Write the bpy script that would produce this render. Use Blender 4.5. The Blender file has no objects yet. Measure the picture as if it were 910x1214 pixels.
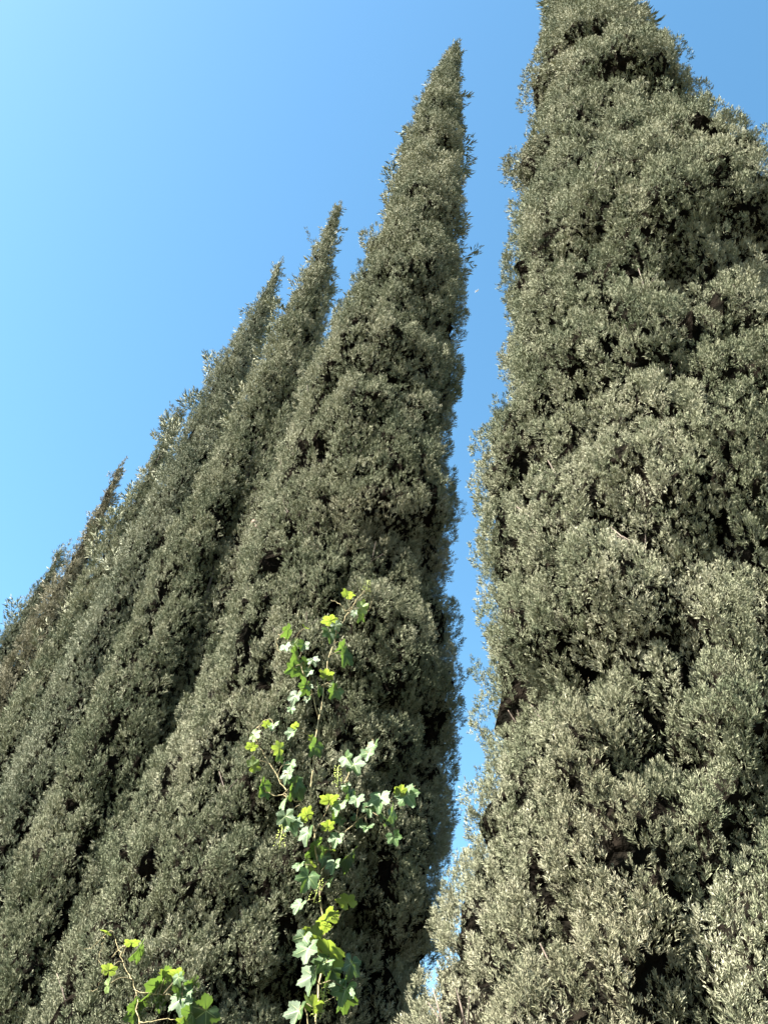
import bpy, math, random
import numpy as np
from mathutils import Matrix, Vector

random.seed(11)
RNG = np.random.default_rng(7)
SC = bpy.context.scene
COL = SC.collection
EYE = np.array([0.0, 0.0, 1.6])

# ------------------------------------------------------------------ helpers
def tag(o, label=None, cat=None, group=None, kind=None):
    if label: o['label'] = label
    if cat: o['category'] = cat
    if group: o['group'] = group
    if kind: o['kind'] = kind
    return o

def empty(name, loc):
    o = bpy.data.objects.new(name, None); COL.objects.link(o)
    o.location = loc; o.empty_display_size = .3
    return o

def link_mesh(name, me, parent=None, loc=None):
    o = bpy.data.objects.new(name, me); COL.objects.link(o)
    if parent is not None: o.parent = parent
    if loc is not None: o.location = loc
    return o

def mesh_py(name, verts, faces, mats, mat_idx=None, smooth=True):
    me = bpy.data.meshes.new(name)
    me.from_pydata([tuple(v) for v in verts], [], faces)
    for m in mats: me.materials.append(m)
    if mat_idx is not None: me.polygons.foreach_set('material_index', np.array(mat_idx, dtype=np.int32))
    me.polygons.foreach_set('use_smooth', np.full(len(me.polygons), smooth))
    me.update()
    return me

def tube(pts, radii, n=7, wob=0.0):
    """tapered tube through points -> verts, faces"""
    pts = [Vector(p) for p in pts]
    V, F = [], []
    ref = Vector((0.3, 0.2, 1)).normalized()
    for i, p in enumerate(pts):
        t = (pts[min(i+1, len(pts)-1)] - pts[max(i-1, 0)])
        t = t.normalized() if t.length > 1e-9 else Vector((0, 0, 1))
        a = t.cross(ref)
        if a.length < .05: a = t.cross(Vector((1, 0, 0)))
        a.normalize(); b = t.cross(a)
        for k in range(n):
            an = 2*math.pi*k/n
            r = radii[i]*(1+wob*random.uniform(-1, 1))
            V.append(p + a*math.cos(an)*r + b*math.sin(an)*r)
    for i in range(len(pts)-1):
        for k in range(n):
            k2 = (k+1) % n
            F.append((i*n+k, i*n+k2, (i+1)*n+k2, (i+1)*n+k))
    F.append(tuple(range(n-1, -1, -1)))
    F.append(tuple((len(pts)-1)*n+k for k in range(n)))
    return V, F

def merge(parts):
    V, F = [], []
    for v, f in parts:
        o = len(V); V += list(v); F += [tuple(i+o for i in q) for q in f]
    return V, F

def smooth_path(pts, sub=4, jit=0.0):
    pts = [np.array(p, float) for p in pts]
    if len(pts) < 3: 
        return [pts[0]*(1-t)+pts[-1]*t for t in np.linspace(0, 1, sub+1)]
    P = [2*pts[0]-pts[1]] + pts + [2*pts[-1]-pts[-2]]
    out = []
    for i in range(1, len(P)-2):
        for s in range(sub):
            t = s/sub
            q = .5*((2*P[i]) + (P[i+1]-P[i-1])*t + (2*P[i-1]-5*P[i]+4*P[i+1]-P[i+2])*t*t + (3*P[i]-P[i-1]-3*P[i+1]+P[i+2])*t**3)
            out.append(q + np.array([random.gauss(0, jit) for _ in range(3)]))
    out.append(pts[-1])
    return out

# ---- numpy value noise in 3D
_tab = RNG.random(4096)*2-1
def _h(i, j, k, s):
    n = (i*73856093) ^ (j*19349663) ^ (k*83492791) ^ (s*2654435761)
    n = (n ^ (n >> 13)) * 1274126177
    return _tab[(n ^ (n >> 16)) & 4095]
def vnoise(x, y, z, s=0):
    x, y, z = np.broadcast_arrays(x, y, z)
    xi, yi, zi = [np.floor(a).astype(np.int64) for a in (x, y, z)]
    fx, fy, fz = x-xi, y-yi, z-zi
    fx, fy, fz = [a*a*(3-2*a) for a in (fx, fy, fz)]
    r = 0
    for a in (0, 1):
        for b in (0, 1):
            for c in (0, 1):
                w = (fx if a else 1-fx)*(fy if b else 1-fy)*(fz if c else 1-fz)
                r = r + w*_h(xi+a, yi+b, zi+c, s)
    return r

def worley(x, y, z, s=0):
    # distance to the nearest scattered point, 0 at its middle
    xi, yi, zi = [np.floor(a).astype(np.int64) for a in (x, y, z)]
    best = np.full(x.shape, 9.0)
    for a in (-1, 0, 1):
        for b in (-1, 0, 1):
            for c in (-1, 0, 1):
                i, j, k = xi+a, yi+b, zi+c
                px = i+.5+.42*_h(i, j, k, s); py = j+.5+.42*_h(i, j, k, s+77); pz = k+.5+.42*_h(i, j, k, s+155)
                best = np.minimum(best, (x-px)**2+(y-py)**2+(z-pz)**2)
    return np.sqrt(best)

def unit(v): return v/np.maximum(np.linalg.norm(v, axis=-1, keepdims=True), 1e-9)

# ------------------------------------------------------------------ materials
def new_mat(name):
    m = bpy.data.materials.new(name); m.use_nodes = True
    nt = m.node_tree; nt.nodes.clear()
    return m, nt, nt.nodes.new, nt.links.new

def ramp(N, stops):
    r = N('ShaderNodeValToRGB'); e = r.color_ramp.elements
    e[0].position = stops[0][0]; e[0].color = (*stops[0][1], 1)
    e[1].position = stops[-1][0]; e[1].color = (*stops[-1][1], 1)
    for p, c in stops[1:-1]:
        q = e.new(p); q.color = (*c, 1)
    return r

def foliage_mat(name, greens, dry):
    m, nt, N, L = new_mat(name)
    at = N('ShaderNodeAttribute'); at.attribute_name = 'tint'
    sp = N('ShaderNodeSeparateColor'); L(at.outputs['Color'], sp.inputs[0])
    r = ramp(N, greens); L(sp.outputs[0], r.inputs[0])
    mx = N('ShaderNodeMix'); mx.data_type = 'RGBA'
    L(sp.outputs[1], mx.inputs[0]); L(r.outputs[0], mx.inputs[6]); mx.inputs[7].default_value = (*dry, 1)
    p = N('ShaderNodeBsdfPrincipled'); L(mx.outputs[2], p.inputs['Base Color'])
    p.inputs['Roughness'].default_value = .8
    p.inputs['Specular IOR Level'].default_value = .12
    out = N('ShaderNodeOutputMaterial'); L(p.outputs[0], out.inputs[0])
    return m

MAT = {}
MAT['cypress'] = foliage_mat('cypress_foliage',
    [(0, (0.060, 0.074, 0.041)), (.35, (0.123, 0.134, 0.078)), (.7, (0.196, 0.198, 0.126)), (1, (0.288, 0.280, 0.193))], (0.182, 0.123, 0.082))
MAT['cypress_brown'] = foliage_mat('cypress_foliage_brownish',
    [(0, (0.082, 0.080, 0.048)), (.5, (0.165, 0.158, 0.099)), (1, (0.253, 0.235, 0.163))], (0.170, 0.117, 0.084))
MAT['cypress_blue'] = foliage_mat('cypress_foliage_bluish',
    [(0, (0.064, 0.078, 0.047)), (.5, (0.145, 0.155, 0.098)), (1, (0.253, 0.253, 0.178))], (0.138, 0.099, 0.072))

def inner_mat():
    m, nt, N, L = new_mat('inner_twig_shade')
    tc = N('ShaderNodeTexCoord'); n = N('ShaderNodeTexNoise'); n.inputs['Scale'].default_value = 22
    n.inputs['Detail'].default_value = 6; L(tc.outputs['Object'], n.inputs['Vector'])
    r = ramp(N, [(.35, (.004, .004, .003)), (.65, (.010, .008, .006))]); L(n.outputs['Fac'], r.inputs[0])  # shade among unmodelled fine twigs is put into this near-black colour
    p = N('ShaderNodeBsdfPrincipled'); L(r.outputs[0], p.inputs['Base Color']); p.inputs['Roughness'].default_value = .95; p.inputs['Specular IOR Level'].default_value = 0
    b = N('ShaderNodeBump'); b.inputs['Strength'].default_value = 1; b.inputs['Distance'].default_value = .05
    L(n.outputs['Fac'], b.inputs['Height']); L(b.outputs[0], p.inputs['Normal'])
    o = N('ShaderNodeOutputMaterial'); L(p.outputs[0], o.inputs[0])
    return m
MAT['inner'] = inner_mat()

def bark_mat(name, c1, c2, sc):
    m, nt, N, L = new_mat(name)
    tc = N('ShaderNodeTexCoord'); mp = N('ShaderNodeMapping'); mp.inputs['Scale'].default_value = (1, 1, .18)
    L(tc.outputs['Object'], mp.inputs[0])
    n = N('ShaderNodeTexNoise'); n.inputs['Scale'].default_value = sc; n.inputs['Detail'].default_value = 8
    L(mp.outputs[0], n.inputs['Vector'])
    r = ramp(N, [(.3, c1), (.7, c2)]); L(n.outputs['Fac'], r.inputs[0])
    p = N('ShaderNodeBsdfPrincipled'); L(r.outputs[0], p.inputs['Base Color']); p.inputs['Roughness'].default_value = .85
    b = N('ShaderNodeBump'); b.inputs['Strength'].default_value = .8; b.inputs['Distance'].default_value = .02
    L(n.outputs['Fac'], b.inputs['Height']); L(b.outputs[0], p.inputs['Normal'])
    o = N('ShaderNodeOutputMaterial'); L(p.outputs[0], o.inputs[0])
    return m
MAT['bark'] = bark_mat('cypress_bark', (.06, .045, .032), (.14, .105, .08), 40)
MAT['cone'] = bark_mat('cypress_cone_scales', (.16, .11, .07), (.34, .26, .19), 60)
MAT['stem'] = bark_mat('vine_stem', (.20, .17, .075), (.36, .29, .15), 70)
MAT['old_stem'] = bark_mat('old_vine_wood', (.11, .08, .055), (.24, .18, .12), 60)

def leaf_mat(name, base, back, trans, tw, rough):
    m, nt, N, L = new_mat(name)
    tc = N('ShaderNodeTexCoord')
    n = N('ShaderNodeTexNoise'); n.inputs['Scale'].default_value = 60; n.inputs['Detail'].default_value = 4
    L(tc.outputs['Object'], n.inputs['Vector'])
    oi = N('ShaderNodeObjectInfo')
    hsv = N('ShaderNodeHueSaturation')
    mr = N('ShaderNodeMapRange'); mr.inputs['To Min'].default_value = .7; mr.inputs['To Max'].default_value = 1.35
    L(oi.outputs['Random'], mr.inputs['Value']); L(mr.outputs[0], hsv.inputs['Value'])
    geo = N('ShaderNodeNewGeometry')
    mb = N('ShaderNodeMix'); mb.data_type = 'RGBA'; L(geo.outputs['Backfacing'], mb.inputs[0])
    mb.inputs[6].default_value = (*base, 1); mb.inputs[7].default_value = (*back, 1)
    L(mb.outputs[2], hsv.inputs['Color'])
    mo = N('ShaderNodeMix'); mo.data_type = 'RGBA'; mo.blend_type = 'MULTIPLY'; mo.inputs[0].default_value = .5
    rr = ramp(N, [(.3, (.6, .65, .5)), (.7, (1.25, 1.2, 1.1))]); L(n.outputs['Fac'], rr.inputs[0])
    L(hsv.outputs[0], mo.inputs[6]); L(rr.outputs[0], mo.inputs[7])
    p = N('ShaderNodeBsdfPrincipled'); L(mo.outputs[2], p.inputs['Base Color'])
    p.inputs['Roughness'].default_value = rough; p.inputs['Specular IOR Level'].default_value = .45
    b = N('ShaderNodeBump'); b.inputs['Strength'].default_value = .35; b.inputs['Distance'].default_value = .004
    L(n.outputs['Fac'], b.inputs['Height']); L(b.outputs[0], p.inputs['Normal'])
    t = N('ShaderNodeBsdfTranslucent'); t.inputs[0].default_value = (*trans, 1)
    ms = N('ShaderNodeMixShader'); ms.inputs[0].default_value = tw
    L(p.outputs[0], ms.inputs[1]); L(t.outputs[0], ms.inputs[2])
    o = N('ShaderNodeOutputMaterial'); L(ms.outputs[0], o.inputs[0])
    return m
MAT['leaf'] = leaf_mat('vine_leaf', (.060, .112, .034), (.12, .17, .080), (.13, .22, .030), .30, .46)
MAT['young_leaf'] = leaf_mat('young_vine_leaf', (.13, .19, .036), (.15, .21, .065), (.24, .32, .038), .40, .42)

def plain(name, c, rough=.6):
    m, nt, N, L = new_mat(name)
    tc = N('ShaderNodeTexCoord'); n = N('ShaderNodeTexNoise'); n.inputs['Scale'].default_value = 12
    L(tc.outputs['Object'], n.inputs['Vector'])
    r = ramp(N, [(.3, tuple(v*.8 for v in c)), (.7, tuple(min(v*1.15, .9) for v in c))]); L(n.outputs['Fac'], r.inputs[0])
    p = N('ShaderNodeBsdfPrincipled'); L(r.outputs[0], p.inputs['Base Color']); p.inputs['Roughness'].default_value = rough
    o = N('ShaderNodeOutputMaterial'); L(p.outputs[0], o.inputs[0])
    return m
MAT['vein'] = plain('leaf_vein', (.20, .26, .09), .5)
MAT['flower'] = plain('vine_flower_buds', (.36, .42, .10), .6)
MAT['bird'] = plain('white_feathers', (.75, .75, .75), .7)
MAT['beak'] = plain('beak', (.6, .35, .05), .5)

def ground_mat():
    m, nt, N, L = new_mat('dry_soil')
    tc = N('ShaderNodeTexCoord')
    a = N('ShaderNodeTexNoise'); a.inputs['Scale'].default_value = .6; a.inputs['Detail'].default_value = 8
    b = N('ShaderNodeTexNoise'); b.inputs['Scale'].default_value = 25; b.inputs['Detail'].default_value = 8
    L(tc.outputs['Object'], a.inputs['Vector']); L(tc.outputs['Object'], b.inputs['Vector'])
    r1 = ramp(N, [(.4, (.075, .058, .040)), (.6, (.045, .052, .025))]); L(a.outputs['Fac'], r1.inputs[0])
    r2 = ramp(N, [(.3, (.6, .6, .6)), (.7, (1.2, 1.2, 1.2))]); L(b.outputs['Fac'], r2.inputs[0])
    mx = N('ShaderNodeMix'); mx.data_type = 'RGBA'; mx.blend_type = 'MULTIPLY'; mx.inputs[0].default_value = 1
    L(r1.outputs[0], mx.inputs[6]); L(r2.outputs[0], mx.inputs[7])
    p = N('ShaderNodeBsdfPrincipled'); L(mx.outputs[2], p.inputs['Base Color']); p.inputs['Roughness'].default_value = .95
    bp = N('ShaderNodeBump'); bp.inputs['Distance'].default_value = .03; L(b.outputs['Fac'], bp.inputs['Height']); L(bp.outputs[0], p.inputs['Normal'])
    o = N('ShaderNodeOutputMaterial'); L(p.outputs[0], o.inputs[0])
    return m
MAT['ground'] = ground_mat()

# ------------------------------------------------------------------ ground
def ground():
    n = 60; V = []; F = []
    xs = np.sign(np.linspace(-1, 1, n))*np.abs(np.linspace(-1, 1, n))**3*900
    for y in xs:
        for x in xs:
            z = .03*float(vnoise(x*.7, y*.7, 0., 3)) if abs(x)+abs(y) < 60 else 0
            V.append((x, y, z))
    for j in range(n-1):
        for i in range(n-1):
            F.append((j*n+i, j*n+i+1, (j+1)*n+i+1, (j+1)*n+i))
    tag(link_mesh('ground', mesh_py('ground', V, F, [MAT['ground']])), 'dry brown earth below the row of cypresses', None, None, 'structure')
ground()

# ------------------------------------------------------------------ cypress
class Tree:
    """crown outline: table of (height, radius, sideways offset), bumps = overhanging clumps"""
    def __init__(s, xy, top, prof, bumps=(), rough=(.13, .09), seed=0, base_z=.25, brown=0.0, grooves=(), cell=.19, slim=.0):
        s.slim = slim
        s.cell = cell
        s.grooves = grooves
        s.xy = np.array(xy, float); s.top = top; s.base_z = base_z; s.brown = brown
        P = np.array(sorted(prof)); s.zt, s.rt, s.ot = P[:, 0], P[:, 1], P[:, 2]
        az = math.atan2(xy[0], xy[1]); s.lat = np.array([math.cos(az), -math.sin(az)])
        s.front = math.atan2(-xy[1], -xy[0])          # direction towards the path in front of the row
        s.bumps = bumps; s.rough = rough; s.seed = seed
    def r0(s, z): return np.maximum(np.interp(z, s.zt, s.rt)-s.slim*np.clip((z-6)/2, 0, 1), .015)
    def centre(s, z):
        o = np.interp(z, s.zt, s.ot)
        return s.xy[None, :] + s.lat[None, :]*np.asarray(o)[:, None]
    def radius(s, th, z):
        r = s.r0(z); x = np.cos(th); y = np.sin(th)
        k = .55/np.maximum(r, .12)
        sc = np.clip(.25+.75*(z-0)/6, 1, 1.8)       # clumps grow with height on the far trees
        zz = z + .10*np.sin(th*3+s.seed) 
        n1 = vnoise(x*2.2/ (k**.3)+s.seed*7.3, y*2.2/(k**.3), zz*1.15, 1+s.seed)
        n2 = vnoise(x*r*7+s.seed*3.1, y*r*7, zz*3.2, 2+s.seed)
        n3 = vnoise(x*r*14+s.seed*1.1, y*r*14, zz*7.5, 5+s.seed)
        f = 1 + s.rough[0]*n1 + s.rough[1]*n2
        R = r*f + .018*n3
        # rounded tufts with creases between them, bigger up the tree and further along the row
        cs = s.cell*(1+.025*z)
        wz = 1.15+.5*np.clip(4-z, 0, 3)/3
        wx = .35*vnoise(x*r*4, y*r*4, z*3, 21+s.seed)
        d = worley(x*r/cs+wx+s.seed*3.3, y*r/cs-wx, z/(cs*wz)-r*.0+wx, 22+s.seed)
        R = R + cs*.95*(np.sqrt(np.clip(1.0-1.55*d*d, 0, 1))-.60)*np.clip(r/.3, .35, 1)
        d2 = worley(x*r/cs*2.3+wx*2+1.7, y*r/cs*2.3, z/(cs*wz)*2.1, 24+s.seed)
        R = R + cs*.24*(.55-d2)*np.clip(r/.3, .35, 1)
        # narrow deep gaps between the steep branches
        wob = .25*vnoise(x*5, y*5, zz*1.6, 9+s.seed)
        g1 = vnoise(x*3.1/k**.3+wob+s.seed, y*3.1/k**.3, zz*.62+wob, 11+s.seed)
        m1 = np.clip(.5+1.6*vnoise(x*2, y*2, zz*.9, 12+s.seed), 0, 1)
        g2 = vnoise(x*6.3/k**.3+wob*1.5+s.seed, y*6.3/k**.3, zz*1.5+wob, 13+s.seed)
        m2 = np.clip(.45+1.6*vnoise(x*3, y*3, zz*1.9, 14+s.seed), 0, 1)
        R = R - np.minimum(.42*r, .26)*m1*np.exp(-(g1/.10)**2) - np.minimum(.26*r, .15)*m2*np.exp(-(g2/.11)**2)
        for (bz, bt, hz, wt, amp) in s.bumps:
            # bulge: full above its lower lip, cut sharply below it
            d = (z-bz)/hz
            dt = np.abs((th-(s.front+bt)+math.pi) % (2*math.pi)-math.pi)/wt
            prof = np.where(d > 0, np.exp(-(d)**2*1.4), np.exp(-(d/.22)**2))
            cut = -.75*np.exp(-((d+.42)/.22)**2)
            R = R + amp*(prof+cut)*np.exp(-dt**2)
        for tab, wt, dep in s.grooves:                 # long dark cleft between two leaders
            tz, tt = zip(*sorted(tab))
            dt = ((th-(s.front+np.interp(z, tz, tt))+math.pi) % (2*math.pi)-math.pi)/wt
            fade = np.clip((z-tz[0])/.8, 0, 1)*np.clip((tz[-1]-z)/.5, 0, 1)
            R = R*(1-dep*fade*np.exp(-dt**2))
        return np.maximum(R, .02)

# spray of short scale-leaved twiglets in a slightly curved fan; two fans of different outline
def spray_templates():
    T = []
    for v in range(6):
        rs = np.random.default_rng(100+v); items = []
        for i in range(11):
            t = .06 + .94*i/10
            side = (-1)**i
            ang = side*(.62-.25*t)*rs.uniform(.6, 1.2) if i < 10 else 0
            basep = np.array([0, rs.normal(0, .06), t*.85-.1])
            d = np.array([math.sin(ang), rs.normal(0, .35), math.cos(ang)]); d /= np.linalg.norm(d)
            items.append((basep, d, rs.uniform(.46, .68)*(1.05-.35*t)))
        T.append(items)
    B = np.array([[i[0] for i in t] for t in T]); D = np.array([[i[1] for i in t] for t in T]); S = np.array([[i[2] for i in t] for t in T])
    return B, D, S
SB, SD, SS = spray_templates()

def frames(axis, rng):
    a = unit(axis); r = rng.normal(size=a.shape); u = unit(np.cross(a, r)); v = np.cross(a, u)
    return u, v, a

def crown(tree, name, mat, parent, density=1.0, strays=(), tipw=True, clear=None):
    rng = np.random.default_rng(40+tree.seed)
    zs = np.concatenate([np.arange(tree.base_z, tree.top-.05, .06)])
    ths = np.linspace(0, 2*math.pi, 64, endpoint=False)
    ZZ, TT = np.meshgrid(zs, ths, indexing='ij')
    C = tree.centre(ZZ.ravel())
    R = tree.radius(TT.ravel(), ZZ.ravel())
    X = C[:, 0]+np.cos(TT.ravel())*R; Y = C[:, 1]+np.sin(TT.ravel())*R
    pos = np.stack([X, Y, ZZ.ravel()], 1)
    dist = np.linalg.norm(pos-EYE, axis=1)
    dth = np.abs((TT.ravel()-tree.front+math.pi) % (2*math.pi)-math.pi)
    s = np.maximum(dist/3.1, .7)**.76                      # foliage is drawn in larger pieces further off
    back = np.where(dth > 2.0, 2.8, 1.0)
    low = np.where(ZZ.ravel() < 1.6, 2.2, 1.0)
    s = s*back*low
    RG = R.reshape(ZZ.shape)
    gz = np.gradient(RG, .06, axis=0); gt = (np.roll(RG, -1, 1)-np.roll(RG, 1, 1))/(2*(ths[1]-ths[0]))/np.maximum(RG, .08)
    slope = np.clip(np.sqrt(1+gz**2+gt**2), 1, 2.2).ravel()
    area = np.maximum(R, .08)*(ths[1]-ths[0])*.06*slope
    Lp = .088*s**.78*np.clip(.38+2.0*tree.r0(ZZ.ravel()), .42, 1)                                       # clump length
    wgt = area/(Lp*Lp*.29)*density
    cum = np.cumsum(wgt); n = int(cum[-1])
    u = (np.arange(n)+rng.random(n))/n*cum[-1]
    idx = np.clip(np.searchsorted(cum, u), 0, len(cum)-1)
    z = ZZ.ravel()[idx]+rng.uniform(-.03, .03, n); th = TT.ravel()[idx]+rng.uniform(-.5, .5, n)*(ths[1]-ths[0])
    sc = s[idx]; L = Lp[idx]*rng.uniform(.7, 1.35, n)
    Rr = tree.radius(th, z); Cc = tree.centre(z)
    out = np.stack([np.cos(th), np.sin(th), np.zeros(n)], 1)
    tang = np.stack([-np.sin(th), np.cos(th), np.zeros(n)], 1)
    nearf = np.clip((7-z)/6, 0, 1)[:, None]
    topf = np.clip((tree.top-z)/1.2, .15, 1)
    inset = .66*L*np.clip(topf+.3, 0, 1)*np.where(rng.random(n) < .36, 1.8, 1)
    inset = np.minimum(inset, .42*tree.r0(z)+.01)
    base = np.stack([Cc[:, 0], Cc[:, 1], z-L*.45], 1)+out*np.maximum(Rr-inset, .01)[:, None]
    axis = unit(out*rng.uniform(.12, .55, (n, 1))*topf[:, None]+np.array([0, 0, 1.0])*rng.uniform(.75, 1.1, (n, 1))+tang*rng.normal(0, .28, (n, 1)))
    # brown patches come in areas of their own
    pn = vnoise(base[:, 0]*2.1+5, base[:, 1]*2.1, base[:, 2]*1.5, 31)
    pdry = np.clip((pn-.42)*2.4, 0, 1)*.22*np.clip((11-base[:, 2])/5, .2, 1) + tree.brown
    pt = np.clip(.5+.28*vnoise(base[:, 0]*3, base[:, 1]*3, base[:, 2]*2.5, 33)+rng.normal(0, .17, n), 0, 1)
    # stray branches
    for (sz, sth, slen, sdir, fat) in strays:
        k = max(4, int(slen/.035)); tt = np.linspace(0, 1, k)
        th0 = tree.front+sth
        o = np.array([math.cos(th0), math.sin(th0), 0]); tg = np.array([-math.sin(th0), math.cos(th0), 0])
        dv = o*sdir[0]+tg*sdir[1]+np.array([0, 0, sdir[2]]); dv = dv/np.linalg.norm(dv)
        cc = tree.centre(np.array([sz]))[0]; rr = float(tree.radius(np.array([th0]), np.array([sz]))[0])*.85
        p0 = np.array([cc[0], cc[1], sz])+o*rr
        bb = p0+dv*slen*tt[:, None]+rng.normal(0, .008, (k, 3))
        base = np.vstack([base, bb]); axis = np.vstack([axis, unit(dv+rng.normal(0, .35, (k, 3))+np.array([0, 0, .3]))])
        d0 = np.linalg.norm(p0-EYE); ss = max(d0/3.1, .7)**.76
        sc = np.append(sc, np.full(k, ss)); L = np.append(L, fat*(1-.5*tt)); pdry = np.append(pdry, np.full(k, .15)); pt = np.append(pt, np.full(k, .5))
        topf = np.append(topf, np.ones(k))
    n = len(base)
    # sprays on each clump; number follows clump size against spray size
    sl = .0222*sc*np.clip(L/(.09*sc**.78)*.6+.45, .6, 1)                                            # spray length
    per = np.clip(17*(L/sl/2.0)**2*.62, 8, 160).astype(int)
    ci = np.repeat(np.arange(n), per); m = len(ci)
    cu, cv, ca = frames(axis, rng)
    ph = rng.random(m)*2*math.pi
    # leave out the sprays buried on the trunk side of a clump
    od = base[:, :2]-tree.xy[None]; od = unit(np.hstack([od, np.zeros((n, 1))]))
    rd = cu[ci]*np.cos(ph)[:, None]+cv[ci]*np.sin(ph)[:, None]
    keep = (rd*od[ci]).sum(1) > -.35
    ci = ci[keep]; ph = ph[keep]; m = len(ci)
    t = rng.random(m)**.8
    w = .36*np.sin(np.clip(t, .02, 1)**.75*math.pi*.93+.15)   # teardrop outline
    rad = cu[ci]*np.cos(ph)[:, None]+cv[ci]*np.sin(ph)[:, None]
    Lc = L[ci]
    sp = base[ci]+ca[ci]*(t*Lc)[:, None]+rad*(w*Lc*rng.uniform(.6, 1.05, m))[:, None]
    sd = unit(ca[ci]*.75+rad*(.85*(1-t*.55))[:, None]+rng.normal(0, .17, (m, 3))+np.array([0, 0, .30]))
    ssz = sl[ci]*rng.uniform(.7, 1.25, m)
    fu, fv, fa = frames(sd, rng)
    tv = rng.integers(0, len(SB), m)
    K = SB.shape[1]
    def loc(v): return fu[:, None, :]*v[..., 0:1]+fv[:, None, :]*v[..., 1:2]+fa[:, None, :]*v[..., 2:3]
    bp = sp[:, None, :]+loc(SB[tv])*ssz[:, None, None]
    dd = unit(loc(SD[tv])+rng.normal(0, .12, (m, K, 3)))
    ln = SS[tv]*ssz[:, None]*rng.uniform(.8, 1.2, (m, K))
    bp = bp.reshape(-1, 3); dd = dd.reshape(-1, 3); ln = ln.reshape(-1)
    q = len(bp)
    a, b, c = frames(dd, rng)
    wd = ln*rng.uniform(.075, .12, q)
    tip = bp+dd*ln[:, None]+rng.normal(0, .05, (q, 3))*ln[:, None]
    mid = bp+dd*(ln*.55)[:, None]
    V = np.empty((q, 4, 3))
    V[:, 0] = bp; V[:, 3] = tip
    V[:, 1] = mid+a*wd[:, None]; V[:, 2] = mid-(a*.85+b*.6)*wd[:, None]
    bp += b*(wd*.25)[:, None]
    V = V.reshape(-1, 3)
    tri = np.array([[0, 1, 3], [0, 3, 2], [0, 2, 1], [3, 1, 2]])
    Fv = (np.arange(q)[:, None, None]*4+tri[None]).reshape(-1)
    tint = np.repeat(pt[ci], K)+rng.normal(0, .09, q)+np.tile(np.linspace(-.08, .16, K), m)
    dry = np.repeat(pdry[ci]*rng.uniform(.4, 1.3, m), K)
    tint = np.clip(tint, 0, 1); dry = np.clip(dry, 0, 1)
    col = np.zeros((q, 4, 4), dtype=np.float32); col[..., 0] = tint[:, None]; col[..., 1] = dry[:, None]; col[..., 3] = 1
    # closed hull for the inner twig mass, near-black colour stands in for shade
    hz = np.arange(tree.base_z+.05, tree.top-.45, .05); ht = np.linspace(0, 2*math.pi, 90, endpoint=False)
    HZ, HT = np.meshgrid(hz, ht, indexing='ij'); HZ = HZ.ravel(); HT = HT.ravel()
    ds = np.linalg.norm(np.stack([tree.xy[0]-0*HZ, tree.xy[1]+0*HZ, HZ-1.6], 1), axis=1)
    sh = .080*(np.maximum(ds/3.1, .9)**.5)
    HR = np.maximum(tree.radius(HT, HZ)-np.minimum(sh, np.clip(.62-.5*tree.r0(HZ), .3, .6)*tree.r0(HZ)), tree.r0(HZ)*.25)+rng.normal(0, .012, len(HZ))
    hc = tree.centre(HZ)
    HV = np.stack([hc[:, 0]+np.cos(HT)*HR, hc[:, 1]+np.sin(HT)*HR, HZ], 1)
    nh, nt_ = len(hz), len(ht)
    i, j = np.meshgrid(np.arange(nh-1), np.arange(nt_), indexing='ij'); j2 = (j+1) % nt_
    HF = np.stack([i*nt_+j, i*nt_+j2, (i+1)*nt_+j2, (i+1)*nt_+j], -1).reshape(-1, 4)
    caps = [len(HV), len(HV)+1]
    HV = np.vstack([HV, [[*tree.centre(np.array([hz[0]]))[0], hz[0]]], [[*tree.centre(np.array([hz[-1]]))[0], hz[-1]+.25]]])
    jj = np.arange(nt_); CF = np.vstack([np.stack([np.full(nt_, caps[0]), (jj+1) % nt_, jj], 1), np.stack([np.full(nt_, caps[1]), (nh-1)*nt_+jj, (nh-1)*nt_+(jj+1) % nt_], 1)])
    nv0 = len(V)
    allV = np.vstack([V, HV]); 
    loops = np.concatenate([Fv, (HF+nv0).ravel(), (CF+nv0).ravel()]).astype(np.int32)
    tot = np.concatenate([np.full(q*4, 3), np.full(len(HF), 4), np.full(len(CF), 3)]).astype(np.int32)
    start = np.concatenate([[0], np.cumsum(tot)[:-1]]).astype(np.int32)
    off = np.array([tree.xy[0], tree.xy[1], 0])
    me = bpy.data.meshes.new(name)
    me.vertices.add(len(allV)); me.vertices.foreach_set('co', (allV-off).astype(np.float32).ravel())
    me.loops.add(len(loops)); me.loops.foreach_set('vertex_index', loops)
    me.polygons.add(len(tot)); me.polygons.foreach_set('loop_start', start)
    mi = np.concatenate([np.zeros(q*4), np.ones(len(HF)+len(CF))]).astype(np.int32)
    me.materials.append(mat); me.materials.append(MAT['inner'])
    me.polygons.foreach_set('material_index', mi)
    me.update(calc_edges=True)
    me.polygons.foreach_set('use_smooth', np.zeros(len(tot), dtype=bool))
    ca_ = me.attributes.new('tint', 'FLOAT_COLOR', 'POINT')
    cc_ = np.vstack([col.reshape(-1, 4), np.tile(np.array([.3, .3, 0, 1], dtype=np.float32), (len(HV), 1))])
    ca_.data.foreach_set('color', cc_.astype(np.float32).ravel())
    o = link_mesh(name, me, parent)
    CNT.append((n, q))
    return o

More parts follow.
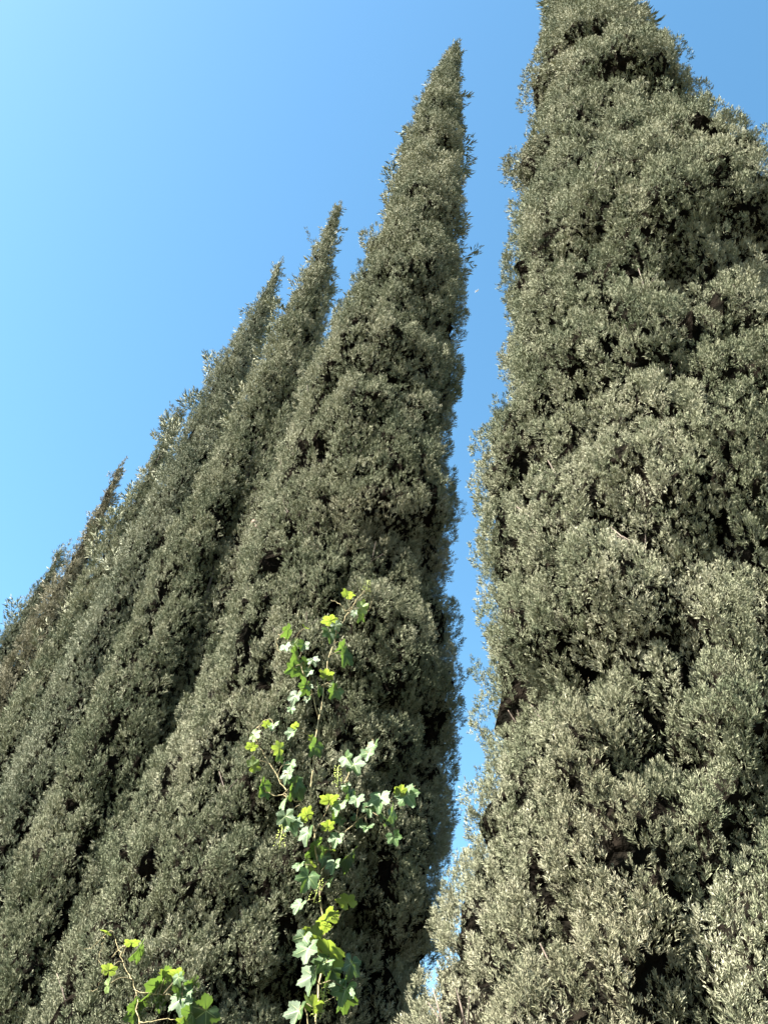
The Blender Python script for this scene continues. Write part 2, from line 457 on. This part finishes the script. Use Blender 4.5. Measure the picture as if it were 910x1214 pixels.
def trunk(tree, parent, twigs=0):
    zs = np.linspace(-.05, tree.top-.1, 26); c = tree.centre(np.clip(zs, tree.base_z, tree.top))
    pts = [(float(a[0]-tree.xy[0]), float(a[1]-tree.xy[1]), float(z)) for a, z in zip(c, zs)]
    rad = [max(.012, .135*(1-z/tree.top)**.8+(.06 if z < .15 else 0)) for z in zs]
    parts = [tube(pts, rad, 12, .06)]
    rr = random.Random(tree.seed)
    for k in range(34):                                   # steep limbs inside the crown
        z = .5+k/34*(tree.top-2.2); th = k*2.4+rr.random()
        p = np.array([np.interp(z, zs, [q[0] for q in pts]), np.interp(z, zs, [q[1] for q in pts]), z])
        R = float(tree.r0(z))*.8; o = np.array([math.cos(th), math.sin(th), 0])
        pp = [p, p+o*R*.38+np.array([0, 0, .22]), p+o*R*.55+np.array([0, 0, .55]), p+o*R*.6+np.array([0, 0, .85])]
        b = .028*(1-z/tree.top)+.008
        parts.append(tube(pp, [b, b*.8, b*.55, b*.25], 6))
    if twigs:                                             # bare side twigs that show between the tufts
        for k in range(twigs):
            z = rr.uniform(1.4, 6.5); th = tree.front+rr.uniform(-1.7, 1.7); R = float(tree.radius(np.array([th]), np.array([z]))[0])
            c = tree.centre(np.array([z]))[0]-tree.xy; o = np.array([math.cos(th), math.sin(th), 0]); tg = np.array([-o[1], o[0], 0])
            p = np.array([c[0], c[1], z])+o*(R-.16); ln = rr.uniform(.07, .14)
            q1 = p+o*ln*.5+tg*rr.uniform(-.04, .04)+np.array([0, 0, ln*.5]); q2 = q1+o*ln*rr.uniform(.1, .5)+tg*rr.uniform(-.05, .05)+np.array([0, 0, ln*.6])
            parts.append(tube([p, q1, q2], [.0032, .0024, .0012], 5))
            q3 = q1+tg*rr.choice((-1, 1))*.05+np.array([0, 0, .05])+o*.02
            parts.append(tube([q1, q3], [.002, .001], 4))
    V, F = merge(parts)
    return link_mesh('trunk', mesh_py('trunk', V, F, [MAT['bark']]), parent)

def cone_mesh():
    V, F = [], []
    n, mrows = 10, 8
    for i in range(mrows+1):
        a = math.pi*i/mrows
        for k in range(n):
            b = 2*math.pi*k/n; r = 1+.13*math.cos(4*b+1)*math.sin(a)*math.cos(3*a)
            V.append((math.sin(a)*math.cos(b)*r*.9, math.sin(a)*math.sin(b)*r*.9, math.cos(a)*r))
    for i in range(mrows):
        for k in range(n):
            F.append((i*n+k, (i+1)*n+k, (i+1)*n+(k+1) % n, i*n+(k+1) % n))
    me = mesh_py('cone', V, F, [MAT['cone']], smooth=True)
    return me
CONE = cone_mesh()
CNT = []

GROUP = 'tall narrow cypresses standing in a row'
SKY_AIR, SKY_DUST, SKY_OZ, SKY_SAT, SKY_HUE, SKY_STR, EXPO = 1.05, .6, 1.0, 1.20, .484, .050, 2.88
LEAVES_MAIN=[('Y', [-0.103, 3.129, 4.008], 0.054), ('Y', [-0.026, 3.131, 3.951], 0.057), ('Y', [-0.173, 3.188, 3.892], 0.062), ('Y', [-0.305, 3.198, 3.74], 0.059), ('Y', [-0.265, 3.136, 3.792], 0.033), ('Y', [-0.336, 3.112, 3.286], 0.03), ('Y', [-0.367, 3.12, 3.233], 0.045), ('Y', [-0.374, 3.147, 3.2], 0.041), ('Y', [-0.343, 3.107, 3.106], 0.053), ('Y', [-0.269, 3.103, 3.185], 0.048), ('Y', [-0.224, 3.107, 3.292], 0.035), ('Y', [-0.148, 3.131, 3.266], 0.026), ('Y', [-0.136, 3.138, 3.574], 0.054), ('Y', [-0.098, 3.141, 3.525], 0.031), ('W', [-0.129, 3.135, 3.823], 0.044), ('W', [-0.256, 3.116, 3.68], 0.046), ('W', [-0.33, 3.137, 3.674], 0.044), ('W', [-0.062, 3.157, 3.923], 0.033), ('W', [-0.2, 3.145, 3.632], 0.046), ('W', [-0.211, 3.156, 3.577], 0.036), ('W', [-0.199, 3.163, 3.509], 0.032), ('W', [-0.193, 3.158, 3.45], 0.031), ('W', [-0.308, 3.13, 3.29], 0.046), ('W', [-0.206, 3.112, 3.121], 0.048), ('W', [-0.211, 3.105, 3.078], 0.055), ('W', [0.008, 3.091, 3.176], 0.055), ('W', [0.087, 3.144, 3.236], 0.054), ('W', [0.043, 3.123, 3.168], 0.069), ('W', [0.107, 3.176, 3.292], 0.055), ('W', [0.019, 3.148, 3.094], 0.034), ('W', [-0.245, 3.139, 3.436], 0.058), ('W', [-0.25, 3.15, 3.386], 0.031), ('W', [-0.227, 3.109, 3.256], 0.045), ('D', [-0.348, 3.207, 3.801], 0.05), ('D', [-0.29, 3.203, 3.689], 0.061), ('D', [-0.247, 3.212, 3.625], 0.069), ('D', [-0.076, 3.176, 3.693], 0.069), ('D', [-0.218, 3.168, 3.509], 0.056), ('D', [-0.158, 3.167, 3.507], 0.047), ('D', [-0.089, 3.16, 3.504], 0.047), ('D', [-0.036, 3.198, 3.952], 0.054), ('D', [-0.155, 3.186, 3.81], 0.057), ('D', [-0.298, 3.159, 3.042], 0.053), ('D', [-0.176, 3.12, 3.063], 0.052), ('D', [-0.131, 3.132, 3.223], 0.054), ('D', [-0.265, 3.178, 3.194], 0.049), ('D', [-0.295, 3.192, 3.603], 0.048), ('D', [-0.093, 3.188, 3.747], 0.053), ('W', [-0.197, 3.088, 2.961], 0.049), ('W', [-0.18, 3.077, 2.899], 0.061), ('W', [-0.15, 3.081, 2.88], 0.061), ('W', [-0.093, 3.051, 2.84], 0.063), ('W', [0.013, 3.103, 2.862], 0.051), ('W', [0.004, 3.085, 2.981], 0.062), ('W', [-0.104, 3.084, 2.741], 0.038), ('W', [-0.066, 3.052, 2.687], 0.071), ('W', [0.017, 3.075, 2.756], 0.05), ('W', [-0.08, 3.079, 2.605], 0.05), ('W', [-0.047, 3.075, 2.501], 0.053), ('W', [-0.026, 3.052, 2.458], 0.072), ('W', [0.006, 3.076, 2.385], 0.083), ('W', [0.035, 3.102, 2.442], 0.065), ('W', [-0.025, 3.1, 2.286], 0.07), ('W', [0.092, 3.135, 2.391], 0.05), ('W', [0.116, 3.118, 2.374], 0.07), ('W', [0.121, 3.17, 2.955], 0.045), ('W', [0.23, 3.165, 2.927], 0.05), ('W', [0.122, 3.162, 3.023], 0.053), ('W', [0.154, 3.128, 3.047], 0.078), ('W', [0.274, 3.242, 3.13], 0.081), ('W', [0.069, 3.095, 3.018], 0.052), ('W', [0.016, 3.087, 2.707], 0.038), ('Y', [-0.114, 3.087, 2.936], 0.055), ('Y', [0.079, 3.122, 2.666], 0.06), ('Y', [0.045, 3.093, 2.493], 0.106), ('Y', [0.017, 3.089, 2.577], 0.085), ('Y', [-0.022, 3.099, 2.529], 0.059), ('Y', [-0.012, 3.117, 2.828], 0.042), ('Y', [-0.026, 3.099, 2.912], 0.044), ('Y', [0.232, 3.165, 3.122], 0.046), ('Y', [-0.037, 3.093, 3.011], 0.062), ('Y', [-0.068, 3.113, 2.767], 0.044), ('Y', [0.018, 3.068, 2.316], 0.058), ('D', [0.164, 3.206, 3.032], 0.064), ('D', [0.209, 3.219, 3.034], 0.064), ('D', [-0.062, 3.151, 2.834], 0.062), ('D', [-0.02, 3.131, 2.792], 0.061), ('D', [0.059, 3.193, 2.838], 0.075), ('D', [-0.174, 3.131, 3.039], 0.063), ('D', [0.063, 3.175, 2.44], 0.06), ('D', [0.123, 3.206, 2.371], 0.06), ('D', [0.126, 3.172, 2.465], 0.06), ('D', [0.001, 3.179, 2.978], 0.053), ('D', [-0.287, 3.144, 3.016], 0.043), ('D', [0.039, 3.153, 3.073], 0.053), ('D', [0.087, 3.2, 2.99], 0.046)]
LEAVES_LOW=[('Y', [-0.73, 3.244, 2.48], 0.038), ('Y', [-0.604, 3.111, 2.426], 0.044), ('Y', [-0.666, 3.18, 2.354], 0.045), ('Y', [-0.644, 3.14, 2.296], 0.04), ('Y', [-0.475, 3.122, 2.346], 0.038), ('Y', [-0.436, 3.086, 2.347], 0.043), ('Y', [-0.378, 3.087, 2.215], 0.035), ('W', [-0.416, 3.058, 2.324], 0.037), ('W', [-0.394, 3.094, 2.269], 0.07), ('D', [-0.589, 3.165, 2.412], 0.053), ('D', [-0.49, 3.17, 2.309], 0.1), ('D', [-0.408, 3.11, 2.306], 0.051), ('D', [-0.382, 3.14, 2.325], 0.051), ('D', [-0.327, 3.116, 2.249], 0.074), ('D', [-0.357, 3.096, 2.233], 0.066), ('D', [-0.549, 3.18, 2.241], 0.052), ('D', [-0.532, 3.172, 2.218], 0.048)]
STEMS_MAIN={'main': [[0.042, 3.145, 2.218], [0.034, 3.149, 2.363], [0.029, 3.149, 2.519], [-0.013, 3.14, 2.678], [-0.06, 3.134, 2.851], [-0.112, 3.138, 3.041], [-0.129, 3.152, 3.261], [-0.137, 3.177, 3.531], [-0.135, 3.193, 3.738], [-0.111, 3.2, 3.887], [-0.077, 3.207, 4.006], [-0.034, 3.215, 4.111]], 's1': [[-0.1, 3.135, 2.974], [-0.182, 3.132, 3.01], [-0.266, 3.147, 3.108], [-0.346, 3.171, 3.215], [-0.378, 3.188, 3.283], [-0.349, 3.187, 3.345]], 's2': [[-0.135, 3.165, 3.382], [-0.226, 3.186, 3.584], [-0.29, 3.205, 3.695], [-0.344, 3.227, 3.781], [-0.388, 3.245, 3.809]], 's3': [[-0.074, 3.132, 2.895], [-0.021, 3.151, 3.028], [0.027, 3.169, 3.167], [0.072, 3.19, 3.277], [0.102, 3.203, 3.327]], 's4': [[-0.038, 3.136, 2.793], [0.044, 3.163, 2.927], [0.131, 3.201, 3.034], [0.226, 3.25, 3.131], [0.301, 3.308, 3.218]], 's5': [[0.022, 3.146, 2.544], [0.06, 3.162, 2.61], [0.087, 3.172, 2.675]], 's6': [[-0.182, 3.132, 3.01], [-0.27, 3.14, 3.016], [-0.303, 3.145, 3.047]], 's7': [[-0.095, 3.205, 3.966], [-0.148, 3.205, 4.005], [-0.182, 3.208, 4.016]], 's8': [[0.042, 3.145, 2.218], [-0.011, 3.131, 2.328], [-0.014, 3.129, 2.269]], 't1': [[-0.064, 3.168, 4.008], [-0.018, 3.175, 4.082], [0.007, 3.18, 4.051], [0.004, 3.174, 3.976], [-0.023, 3.17, 3.939]], 't2': [[-0.35, 3.189, 3.809], [-0.379, 3.194, 3.761], [-0.374, 3.188, 3.699], [-0.345, 3.177, 3.666]]}
STEMS_LOW={'main': [[-0.491, 3.133, 2.158], [-0.514, 3.141, 2.208], [-0.56, 3.166, 2.298], [-0.608, 3.191, 2.354], [-0.645, 3.215, 2.401], [-0.688, 3.243, 2.462]], 's1': [[-0.56, 3.166, 2.298], [-0.478, 3.134, 2.291], [-0.404, 3.114, 2.291]], 's2': [[-0.645, 3.215, 2.401], [-0.637, 3.212, 2.436], [-0.62, 3.201, 2.45]], 's3': [[-0.514, 3.141, 2.208], [-0.444, 3.123, 2.219], [-0.36, 3.104, 2.242]], 's4': [[-0.679, 3.234, 2.401], [-0.654, 3.22, 2.436], [-0.631, 3.208, 2.439]], 't1': [[-0.719, 3.218, 2.45], [-0.721, 3.218, 2.408], [-0.712, 3.206, 2.377], [-0.682, 3.187, 2.353], [-0.68, 3.185, 2.319], [-0.69, 3.19, 2.286], [-0.714, 3.205, 2.286]], 't2': [[-0.72, 3.22, 2.462], [-0.748, 3.237, 2.433], [-0.787, 3.268, 2.419]]}
CLUSTERS=[[-0.027, 3.091, 2.668], [0.05, 3.109, 2.354], [-0.186, 3.079, 2.827], [-0.018, 3.113, 3.11], [-0.025, 3.177, 4.103], [0.041, 3.107, 2.32]]
def plant(xy, top, prof, label, mat, bumps=(), rough=(.13, .09), seed=0, strays=(), brown=0., cones=(), density=1.0, grooves=(), twigs=0, cell=.19, slim=.0):
    t = Tree(xy, top, prof, bumps, rough, seed, brown=brown, grooves=grooves, cell=cell, slim=slim)
    root = empty('cypress_tree', (xy[0], xy[1], 0))
    tag(root, label, 'tree', GROUP)
    trunk(t, root, twigs)
    crown(t, 'crown', mat, root, density, strays)
    for (cz, cth, cs) in cones:
        th = t.front+cth; R = float(t.radius(np.array([th]), np.array([cz]))[0])+.02
        c = t.centre(np.array([cz]))[0]-t.xy
        o = link_mesh('cone', CONE, root, (c[0]+math.cos(th)*R, c[1]+math.sin(th)*R, cz))
        o.scale = (cs, cs, cs); o.rotation_euler = (random.random()*3, random.random()*3, 0)
    return t

# angles in bumps / strays / cones: 0 faces the path, positive turns to the viewer's right
# bumps: (height of lower lip, angle, extent up, angular width, amount)
plant((.865, 2.016), 12.6,
    [(.2, .42, .02), (1, .58, .05), (2.0, .65, .02), (2.3, .615, .05), (2.7, .575, .10), (3.5, .59, .085), (4.3, .57, .105), (5.2, .57, .125), (5.9, .505, .14), (6.5, .455, .135), (7.4, .36, .14), (8.5, .31, .13), (10.5, .24, .05), (12, .09, 0), (12.6, .02, 0)],
    'enormous nearest cypress filling the right side, tip cut off by the top edge', MAT['cypress'],
    bumps=[(7.35, -.9, .55, .9, .17), (5.95, -1.2, .6, .6, .08), (5.5, 1.5, .5, .5, .10), (6.6, .3, .5, .9, .12), (5.5, .9, .45, .6, .08), (4.9, 1.0, .5, .7, .11), (4.7, .1, .5, .7, .06), (3.9, -.4, .5, .5, .05), (3.3, .3, .4, .4, .05), (2.9, -.6, .35, .35, .05)],
    rough=(.06, .05), seed=1, twigs=90,
    strays=[(5.05, 1.55, .30, (1, .2, .15), .08), (5.6, 1.5, .16, (1, .1, .6), .06), (5.95, 1.4, .14, (1, .1, .8), .05), (4.9, 1.3, .2, (.6, .2, 1), .06), (2.45, -1.5, .10, (.8, 0, 1), .06), (5.3, 1.6, .2, (1, 0, .3), .07)],
    cones=[(5.08, 1.45, .016), (5.5, 1.3, .014), (4.4, .9, .014)])

plant((-.046, 3.899), 13.8,
    [(.2, .5, -.05), (1.2, .70, -.12), (2.0, .75, -.18), (2.7, .73, -.18), (3.1, .70, -.12), (3.7, .65, -.09), (4.1, .63, -.07), (4.7, .575, -.10), (5.4, .54, -.12), (6.2, .52, -.125), (7, .50, -.08), (7.7, .46, -.04), (8.4, .43, -.035), (9.3, .375, -.03), (11.4, .265, -.04), (13, .13, -.01), (13.5, .10, .03), (13.8, .03, .03)],
    'tall pointed cypress in the middle with a grapevine climbing its lower front', MAT['cypress'],
    bumps=[(7.55, .35, .55, .8, .03), (5.0, .75, .8, .5, .10), (3.75, .65, .4, .5, .09), (2.75, .75, .35, .5, .10), (9.0, .4, .5, .8, .04), (6.4, -.5, .5, .5, .05), (6.75, .35, .6, .42, -.15), (8.3, .15, .35, .5, -.09), (5.9, .1, .3, .3, -.10), (4.3, .35, .5, .3, -.12)],
    rough=(.045, .05), slim=.035, seed=2, twigs=90,
    strays=[(3.35, 1.5, .22, (1, .1, .5), .06), (2.95, 1.45, .20, (1, .1, .9), .06), (2.85, 1.5, .14, (1, .1, .3), .05), (13.6, .5, .12, (.3, 0, 1), .08)])

plant((-1.29, 5.694), 12.5,
    [(.2, .45, 0), (1.5, .62, 0), (4, .60, 0), (6, .52, .02), (8, .41, .03), (9.2, .33, .05), (9.6, .30, .04), (10.4, .215, .045), (11.4, .14, .03), (12.2, .05, .03), (12.5, .015, .02)],
    'slender cypress just left of the middle one, a dark groove running down its right side', MAT['cypress'],
    rough=(.05, .04), cell=.13, slim=.045, seed=3, bumps=[(10.3, -.3, .5, .6, .05)], grooves=[([(11, .75), (10.3, .5), (8.6, .05), (7.4, -.12), (6, -.15), (4.5, 0), (3, .1)], .23, .55)],
    strays=[(11.3, -1.3, .3, (1, 0, 1), .05), (12.2, 0.3, .35, (.05, 0, 1), .06)], cones=[(6.2, .25, .03), (6.15, .3, .028), (6.24, .35, .025)])

plant((-2.399, 7.611), 13.9,
    [(.2, .45, 0), (1.5, .62, 0), (4, .60, 0), (6, .54, 0), (8, .45, 0), (9.7, .36, 0), (11, .29, .02), (12.4, .20, .07), (13.5, .075, .06), (13.9, .02, .04)],
    'cypress with a crooked tip, lower and farther than the slender one beside it', MAT['cypress_blue'],
    rough=(.05, .04), cell=.13, slim=.045, seed=4, strays=[(13.7, .6, .4, (.1, 0, 1), .08)])

plant((-3.762, 9.958), 12.7,
    [(.2, .5, 0), (2, .66, 0), (5, .58, 0), (7.6, .43, 0), (8.5, .37, 0), (9.4, .31, 0), (10.4, .23, 0), (11.4, .15, 0), (12.2, .09, 0), (12.7, .04, 0)],
    'cypress whose short fuzzy tip barely rises over the long slope of foliage at left', MAT['cypress'],
    rough=(.05, .04), cell=.13, slim=.045, seed=5, strays=[(12.4, .9, .5, (.2, 0, 1), .12), (12.2, -.9, .4, (.5, 0, 1), .12), (12.0, -1.3, .3, (.6, 0, 1), .12)])

plant((-5.277, 12.007), 13.0,
    [(.2, .5, 0), (2, .62, .05), (5, .55, .1), (7, .46, .10), (9, .34, .12), (10.3, .26, .14), (11.2, .19, .13), (12.2, .13, .11), (12.7, .09, .08), (13, .03, .03)],
    'brownish thin cypress with a bare hooked tip, second from the far left end', MAT['cypress_brown'],
    rough=(.05, .04), cell=.13, slim=.045, seed=6, brown=.12, strays=[(12.9, .8, .4, (.15, 0, 1), .05)])

plant((-6.665, 14.278), 12.6,
    [(.2, .5, 0), (2, .62, .05), (5, .54, .05), (7, .44, .05), (9, .33, .05), (10.2, .27, .05), (11.4, .18, .09), (12, .12, .11), (12.5, .05, .05), (12.6, .03, .05)],
    'farthest and lowest cypress, at the left edge of the picture', MAT['cypress_blue'],
    rough=(.05, .04), cell=.13, slim=.045, seed=7, strays=[(12.3, .8, .55, (.1, 0, 1), .10), (12.1, 1.1, .3, (.4, 0, 1), .08)])

# ------------------------------------------------------------------ vines
def leaf_outline(v):
    rs = random.Random(v); pts = []
    N = 44
    for i in range(N+1):
        a = -math.pi*.93+2*math.pi*.93*i/N            # 0 = tip direction
        lobes = [(0, 1.0, .5), (.95, .9, .5), (-.95, .9, .5), (1.95, .72, .6), (-1.95, .72, .6)]
        r = .60
        for c, h, w in lobes: r = max(r, h*math.exp(-((a-c)/w)**2*.55))
        if abs(a) > 2.5: r *= 1-.25*(abs(a)-2.5)/.42
        r *= 1+(.055 if i % 2 else -.055)+rs.uniform(-.04, .04)
        pts.append((math.sin(a)*r, math.cos(a)*r))
    return pts

def leaf_mesh(v, mat, fold, curl):
    rs = random.Random(v*3+1); out = leaf_outline(v)
    def h(x, y):
        a = math.atan2(x, y); r = math.hypot(x, y)
        return fold*abs(x)*.9 - curl*(r**2)*.5 + .05*r*math.cos(a*5+v)+.03*math.sin(x*9+v)*r
    V = [(0, 0, 0)]; F = []; MI = []
    rings = [.33, .66, 1.0]
    for q in rings:
        for x, y in out: V.append((x*q, y*q, h(x*q, y*q)))
    n = len(out)
    for k in range(n-1):
        F.append((0, 1+k+1, 1+k)); MI.append(0)
        for i in range(2):
            a = 1+i*n+k; b = 1+(i+1)*n+k
            F.append((a, a+1, b+1, b)); MI.append(0)
    # raised veins along the five lobes
    for c, ln in ((0, .93), (.95, .8), (-.95, .8), (1.95, .55), (-1.95, .55)):
        for sgn in (1, -1):
            p = []
            for t in (0, .35, .7, 1):
                x, y = math.sin(c)*ln*t, math.cos(c)*ln*t; w = .022*(1-t*.8)
                dx, dy = math.cos(c)*w, -math.sin(c)*w
                p.append((x-dx, y-dy, h(x, y)+sgn*.008)); p.append((x+dx, y+dy, h(x, y)+sgn*.008))
            o = len(V); V += p
            for i in range(3):
                f = (o+2*i, o+2*i+1, o+2*i+3, o+2*i+2)
                F.append(f if sgn < 0 else f[::-1]); MI.append(1)
    return mesh_py('leaf', V, F, [mat, MAT['vein']], MI)
LEAVES = {k: [leaf_mesh(v+(10 if k == 'Y' else 0), MAT['young_leaf'] if k == 'Y' else MAT['leaf'], random.uniform(.1, .6), random.uniform(.1, .7)) for v in range(6)] for k in 'YWD'}

SUN_EL, SUN_AZ = math.radians(43), None
SUNV = np.array([-.935*math.cos(SUN_EL), -.355*math.cos(SUN_EL), math.sin(SUN_EL)])

def orient(kind, p):
    view = unit((EYE-np.array(p))[None])[0]
    rnd = np.array([random.gauss(0, 1) for _ in range(3)])
    if kind == 'W': n = unit((SUNV+view)[None])[0]+rnd*.24
    elif kind == 'Y': n = np.array([.1, .55, .75])*1.0+rnd*.38       # seen from below, sun shining through
    else: n = np.array([.75, -.6, -.05])+rnd*.25                      # turned from the sun
    n = unit(n[None])[0]
    tipd = np.array([random.uniform(-.7, .7), -.35, -.9]) if kind != 'Y' else np.array([random.uniform(-1, .6), -.9, random.uniform(-.5, .3)])
    y = tipd-n*tipd.dot(n); y = unit(y[None])[0]; x = np.cross(y, n)
    return Matrix(((x[0], y[0], n[0]), (x[1], y[1], n[1]), (x[2], y[2], n[2])))

def grapevine(label, leaves, stems, roots, clusters=(), thin=1.0):
    base = roots[0]
    root = empty('grape_vine', base); B = np.array(base)
    tag(root, label, 'vine')
    allp = []
    parts = []; tend = []
    for k, pts in stems.items():
        sp = smooth_path(pts, 5, .0025); allp += sp if k[0] == 's' or k == 'main' else []
        thick = .0036 if k == 'main' else (.0026 if k[0] == 's' else .0014)
        rad = [thick*thin*(1-.55*i/len(sp)) for i in range(len(sp))]
        loc_ = [p-B for p in sp]
        (tend if k[0] == 't' else parts).append(tube(loc_, rad, 7, .08))
    V, F = merge(parts); link_mesh('stem', mesh_py('stem', V, F, [MAT['stem']]), root)
    sp = smooth_path(roots, 6, .004)
    V, F = tube([p-B for p in sp], [.016-.010*i/len(sp) for i in range(len(sp))], 9, .1)
    link_mesh('woody_stem', mesh_py('woody_stem', V, F, [MAT['old_stem']]), root)
    for t in tend: link_mesh('tendril', mesh_py('tendril', *t, [MAT['stem']]), root)
    A = np.array(allp)
    for kind, p, size in leaves:
        P = np.array(p); R = orient(kind, p); me = random.choice(LEAVES[kind])
        # the listed point is the blade's middle; the petiole joins at the blade's base
        ydir = np.array([R[0][1], R[1][1], R[2][1]])
        s = size*(.80 if kind == 'Y' else (.98 if kind == 'D' else .80))
        o = link_mesh('leaf', me, root, Vector(P-ydir*s*.25-B)); o.rotation_euler = R.to_euler(); o.scale = (s, s, s)
        if kind == 'Y': o['label'] = 'young yellow green leaf lit through'
        joint = P-ydir*s*.25
        d = np.linalg.norm(A-joint, axis=1); q = A[int(np.argmin(d+np.array([random.uniform(0, .03) for _ in A])))]
        ln = np.linalg.norm(q-joint)
        if ln > .16: q = joint+(q-joint)*(.16/ln)+np.array([0, .04, 0])
        midp = (q+joint)/2+np.array([random.uniform(-.01, .01), -.012, .012])
        pts = smooth_path([q, midp, joint], 4)
        inv = R.to_3x3().transposed()
        lp = [inv @ (Vector(c-joint))/s for c in pts]
        V, F = tube(lp, [.0017/s]*len(lp), 5)
        link_mesh('petiole', mesh_py('petiole', V, F, [MAT['stem']]), o)
    for c in clusters:
        parts = []; C = np.array(c); L = .075
        ax = np.array([random.uniform(-.3, .3), -.1, 1.])
        parts.append(tube([C-ax*L*.5-B, C+ax*L*.5-B], [.0015, .001], 5))
        for i in range(46):
            t = random.random(); r = .017*(1-.6*t)+.004; a = random.random()*6.28
            pc = Vector(C+ax*L*(t-.4)+np.array([math.cos(a)*r, math.sin(a)*r, 0])-B); rr = random.uniform(.0018, .003)
            vs = [pc+Vector(v)*rr for v in ((1, 0, 0), (-1, 0, 0), (0, 1, 0), (0, -1, 0), (0, 0, 1), (0, 0, -1))]
            parts.append((vs, [(0, 2, 4), (2, 1, 4), (1, 3, 4), (3, 0, 4), (2, 0, 5), (1, 2, 5), (3, 1, 5), (0, 3, 5)]))
        V, F = merge(parts); link_mesh('flower_cluster', mesh_py('flower_cluster', V, F, [MAT['flower']]), root)

grapevine('leafy grapevine climbing the middle cypress from the bottom edge to a branching top',
    LEAVES_MAIN, STEMS_MAIN, [(.10, 2.95, 0.0), (.06, 2.98, .6), (.09, 3.00, 1.2), (.05, 3.07, 1.8), tuple(STEMS_MAIN['main'][0])], CLUSTERS)
grapevine('small sprawling grapevine with few leaves low in the bottom left',
    LEAVES_LOW, STEMS_LOW, [(-.42, 2.90, 0.0), (-.46, 2.93, .6), (-.44, 2.99, 1.2), (-.47, 3.06, 1.8), tuple(STEMS_LOW['main'][0])], thin=.6)

# ------------------------------------------------------------------ bird, far up
def bird():
    root_loc = (7.15, 57.12, 95.33)
    parts = []
    body = tube([(-.28, 0, 0), (-.18, 0, .01), (0, 0, .02), (.15, 0, .02), (.24, 0, .03), (.31, 0, .03)], [.015, .06, .085, .07, .05, .012], 10)
    tail = ([(-.42, -.07, 0), (-.42, .07, 0), (-.2, .03, .02), (-.2, -.03, .02), (-.42, -.07, -.01), (-.42, .07, -.01), (-.2, .03, -.01), (-.2, -.03, -.01)],
            [(0, 1, 2, 3), (7, 6, 5, 4), (0, 4, 5, 1), (1, 5, 6, 2), (2, 6, 7, 3), (3, 7, 4, 0)])
    V, F = merge([body, tail])
    o = link_mesh('bird', mesh_py('bird', V, F, [MAT['bird']]), None, root_loc); o.rotation_euler = (.2, -.1, .6); o.scale = (.55, .55, .55)
    tag(o, 'tiny white bird in the blue gap between the two nearest cypresses', 'bird')
    for s in (-1, 1):
        outl = [(.12, .04), (.16, .30), (.04, .62), (-.10, .70), (-.05, .40), (-.10, .04)]
        V = [(x, s*y, .03+.12*y-.12*y*y) for x, y in outl]+[(x, s*y, .012+.12*y-.12*y*y) for x, y in outl]
        n = len(outl); F = [tuple(range(n)), tuple(range(2*n-1, n-1, -1))]+[(i, (i+1) % n, n+(i+1) % n, n+i) for i in range(n)]
        link_mesh('wing', mesh_py('wing', V, F, [MAT['bird']], smooth=False), o)
    V, F = tube([(.30, 0, .03), (.36, 0, .02)], [.012, .003], 6)
    link_mesh('beak', mesh_py('beak', V, F, [MAT['beak']]), o)
bird()

# ------------------------------------------------------------------ light, sky, camera
sun = bpy.data.lights.new('sun', 'SUN'); sun.energy = 5.0; sun.angle = math.radians(.5); sun.color = (1, .955, .88)
so = bpy.data.objects.new('sun', sun); COL.objects.link(so); so.location = (0, 0, 30)
so.rotation_euler = Vector((-SUNV[0], -SUNV[1], -SUNV[2])).to_track_quat('-Z', 'Y').to_euler()

w = bpy.data.worlds.new('World'); SC.world = w; w.use_nodes = True
nt = w.node_tree; bg = nt.nodes['Background']
sky = nt.nodes.new('ShaderNodeTexSky'); sky.sky_type = 'NISHITA'; sky.sun_disc = False
sky.sun_elevation = SUN_EL
sky.sun_rotation = math.atan2(SUNV[0], SUNV[1])
sky.air_density = SKY_AIR; sky.dust_density = SKY_DUST; sky.ozone_density = SKY_OZ; sky.altitude = 0
hs = nt.nodes.new('ShaderNodeHueSaturation'); hs.inputs['Saturation'].default_value = SKY_SAT; hs.inputs['Hue'].default_value = SKY_HUE
nt.links.new(sky.outputs[0], hs.inputs['Color']); nt.links.new(hs.outputs[0], bg.inputs[0])
bg.inputs[1].default_value = SKY_STR

cam = bpy.data.cameras.new('camera'); co = bpy.data.objects.new('camera', cam); COL.objects.link(co)
right = Vector((0.98803, -0.10594, 0.1121)); up = Vector((-0.15423, -0.67863, 0.7181)); back = right.cross(up)
m = Matrix((right, up, back)).transposed().to_4x4(); m.translation = (0, 0, 1.6)
co.matrix_world = m
cam.sensor_fit = 'VERTICAL'; cam.sensor_height = 36; cam.lens = 36*1011/1214
cam.clip_start = .05; cam.clip_end = 3000
SC.camera = co
SC.view_settings.view_transform = 'Standard'; SC.view_settings.look = 'None'
SC.view_settings.exposure = EXPO; SC.view_settings.gamma = 1; SC.view_settings.use_curve_mapping = False
SC.cycles.max_bounces = 6; SC.cycles.diffuse_bounces = 1
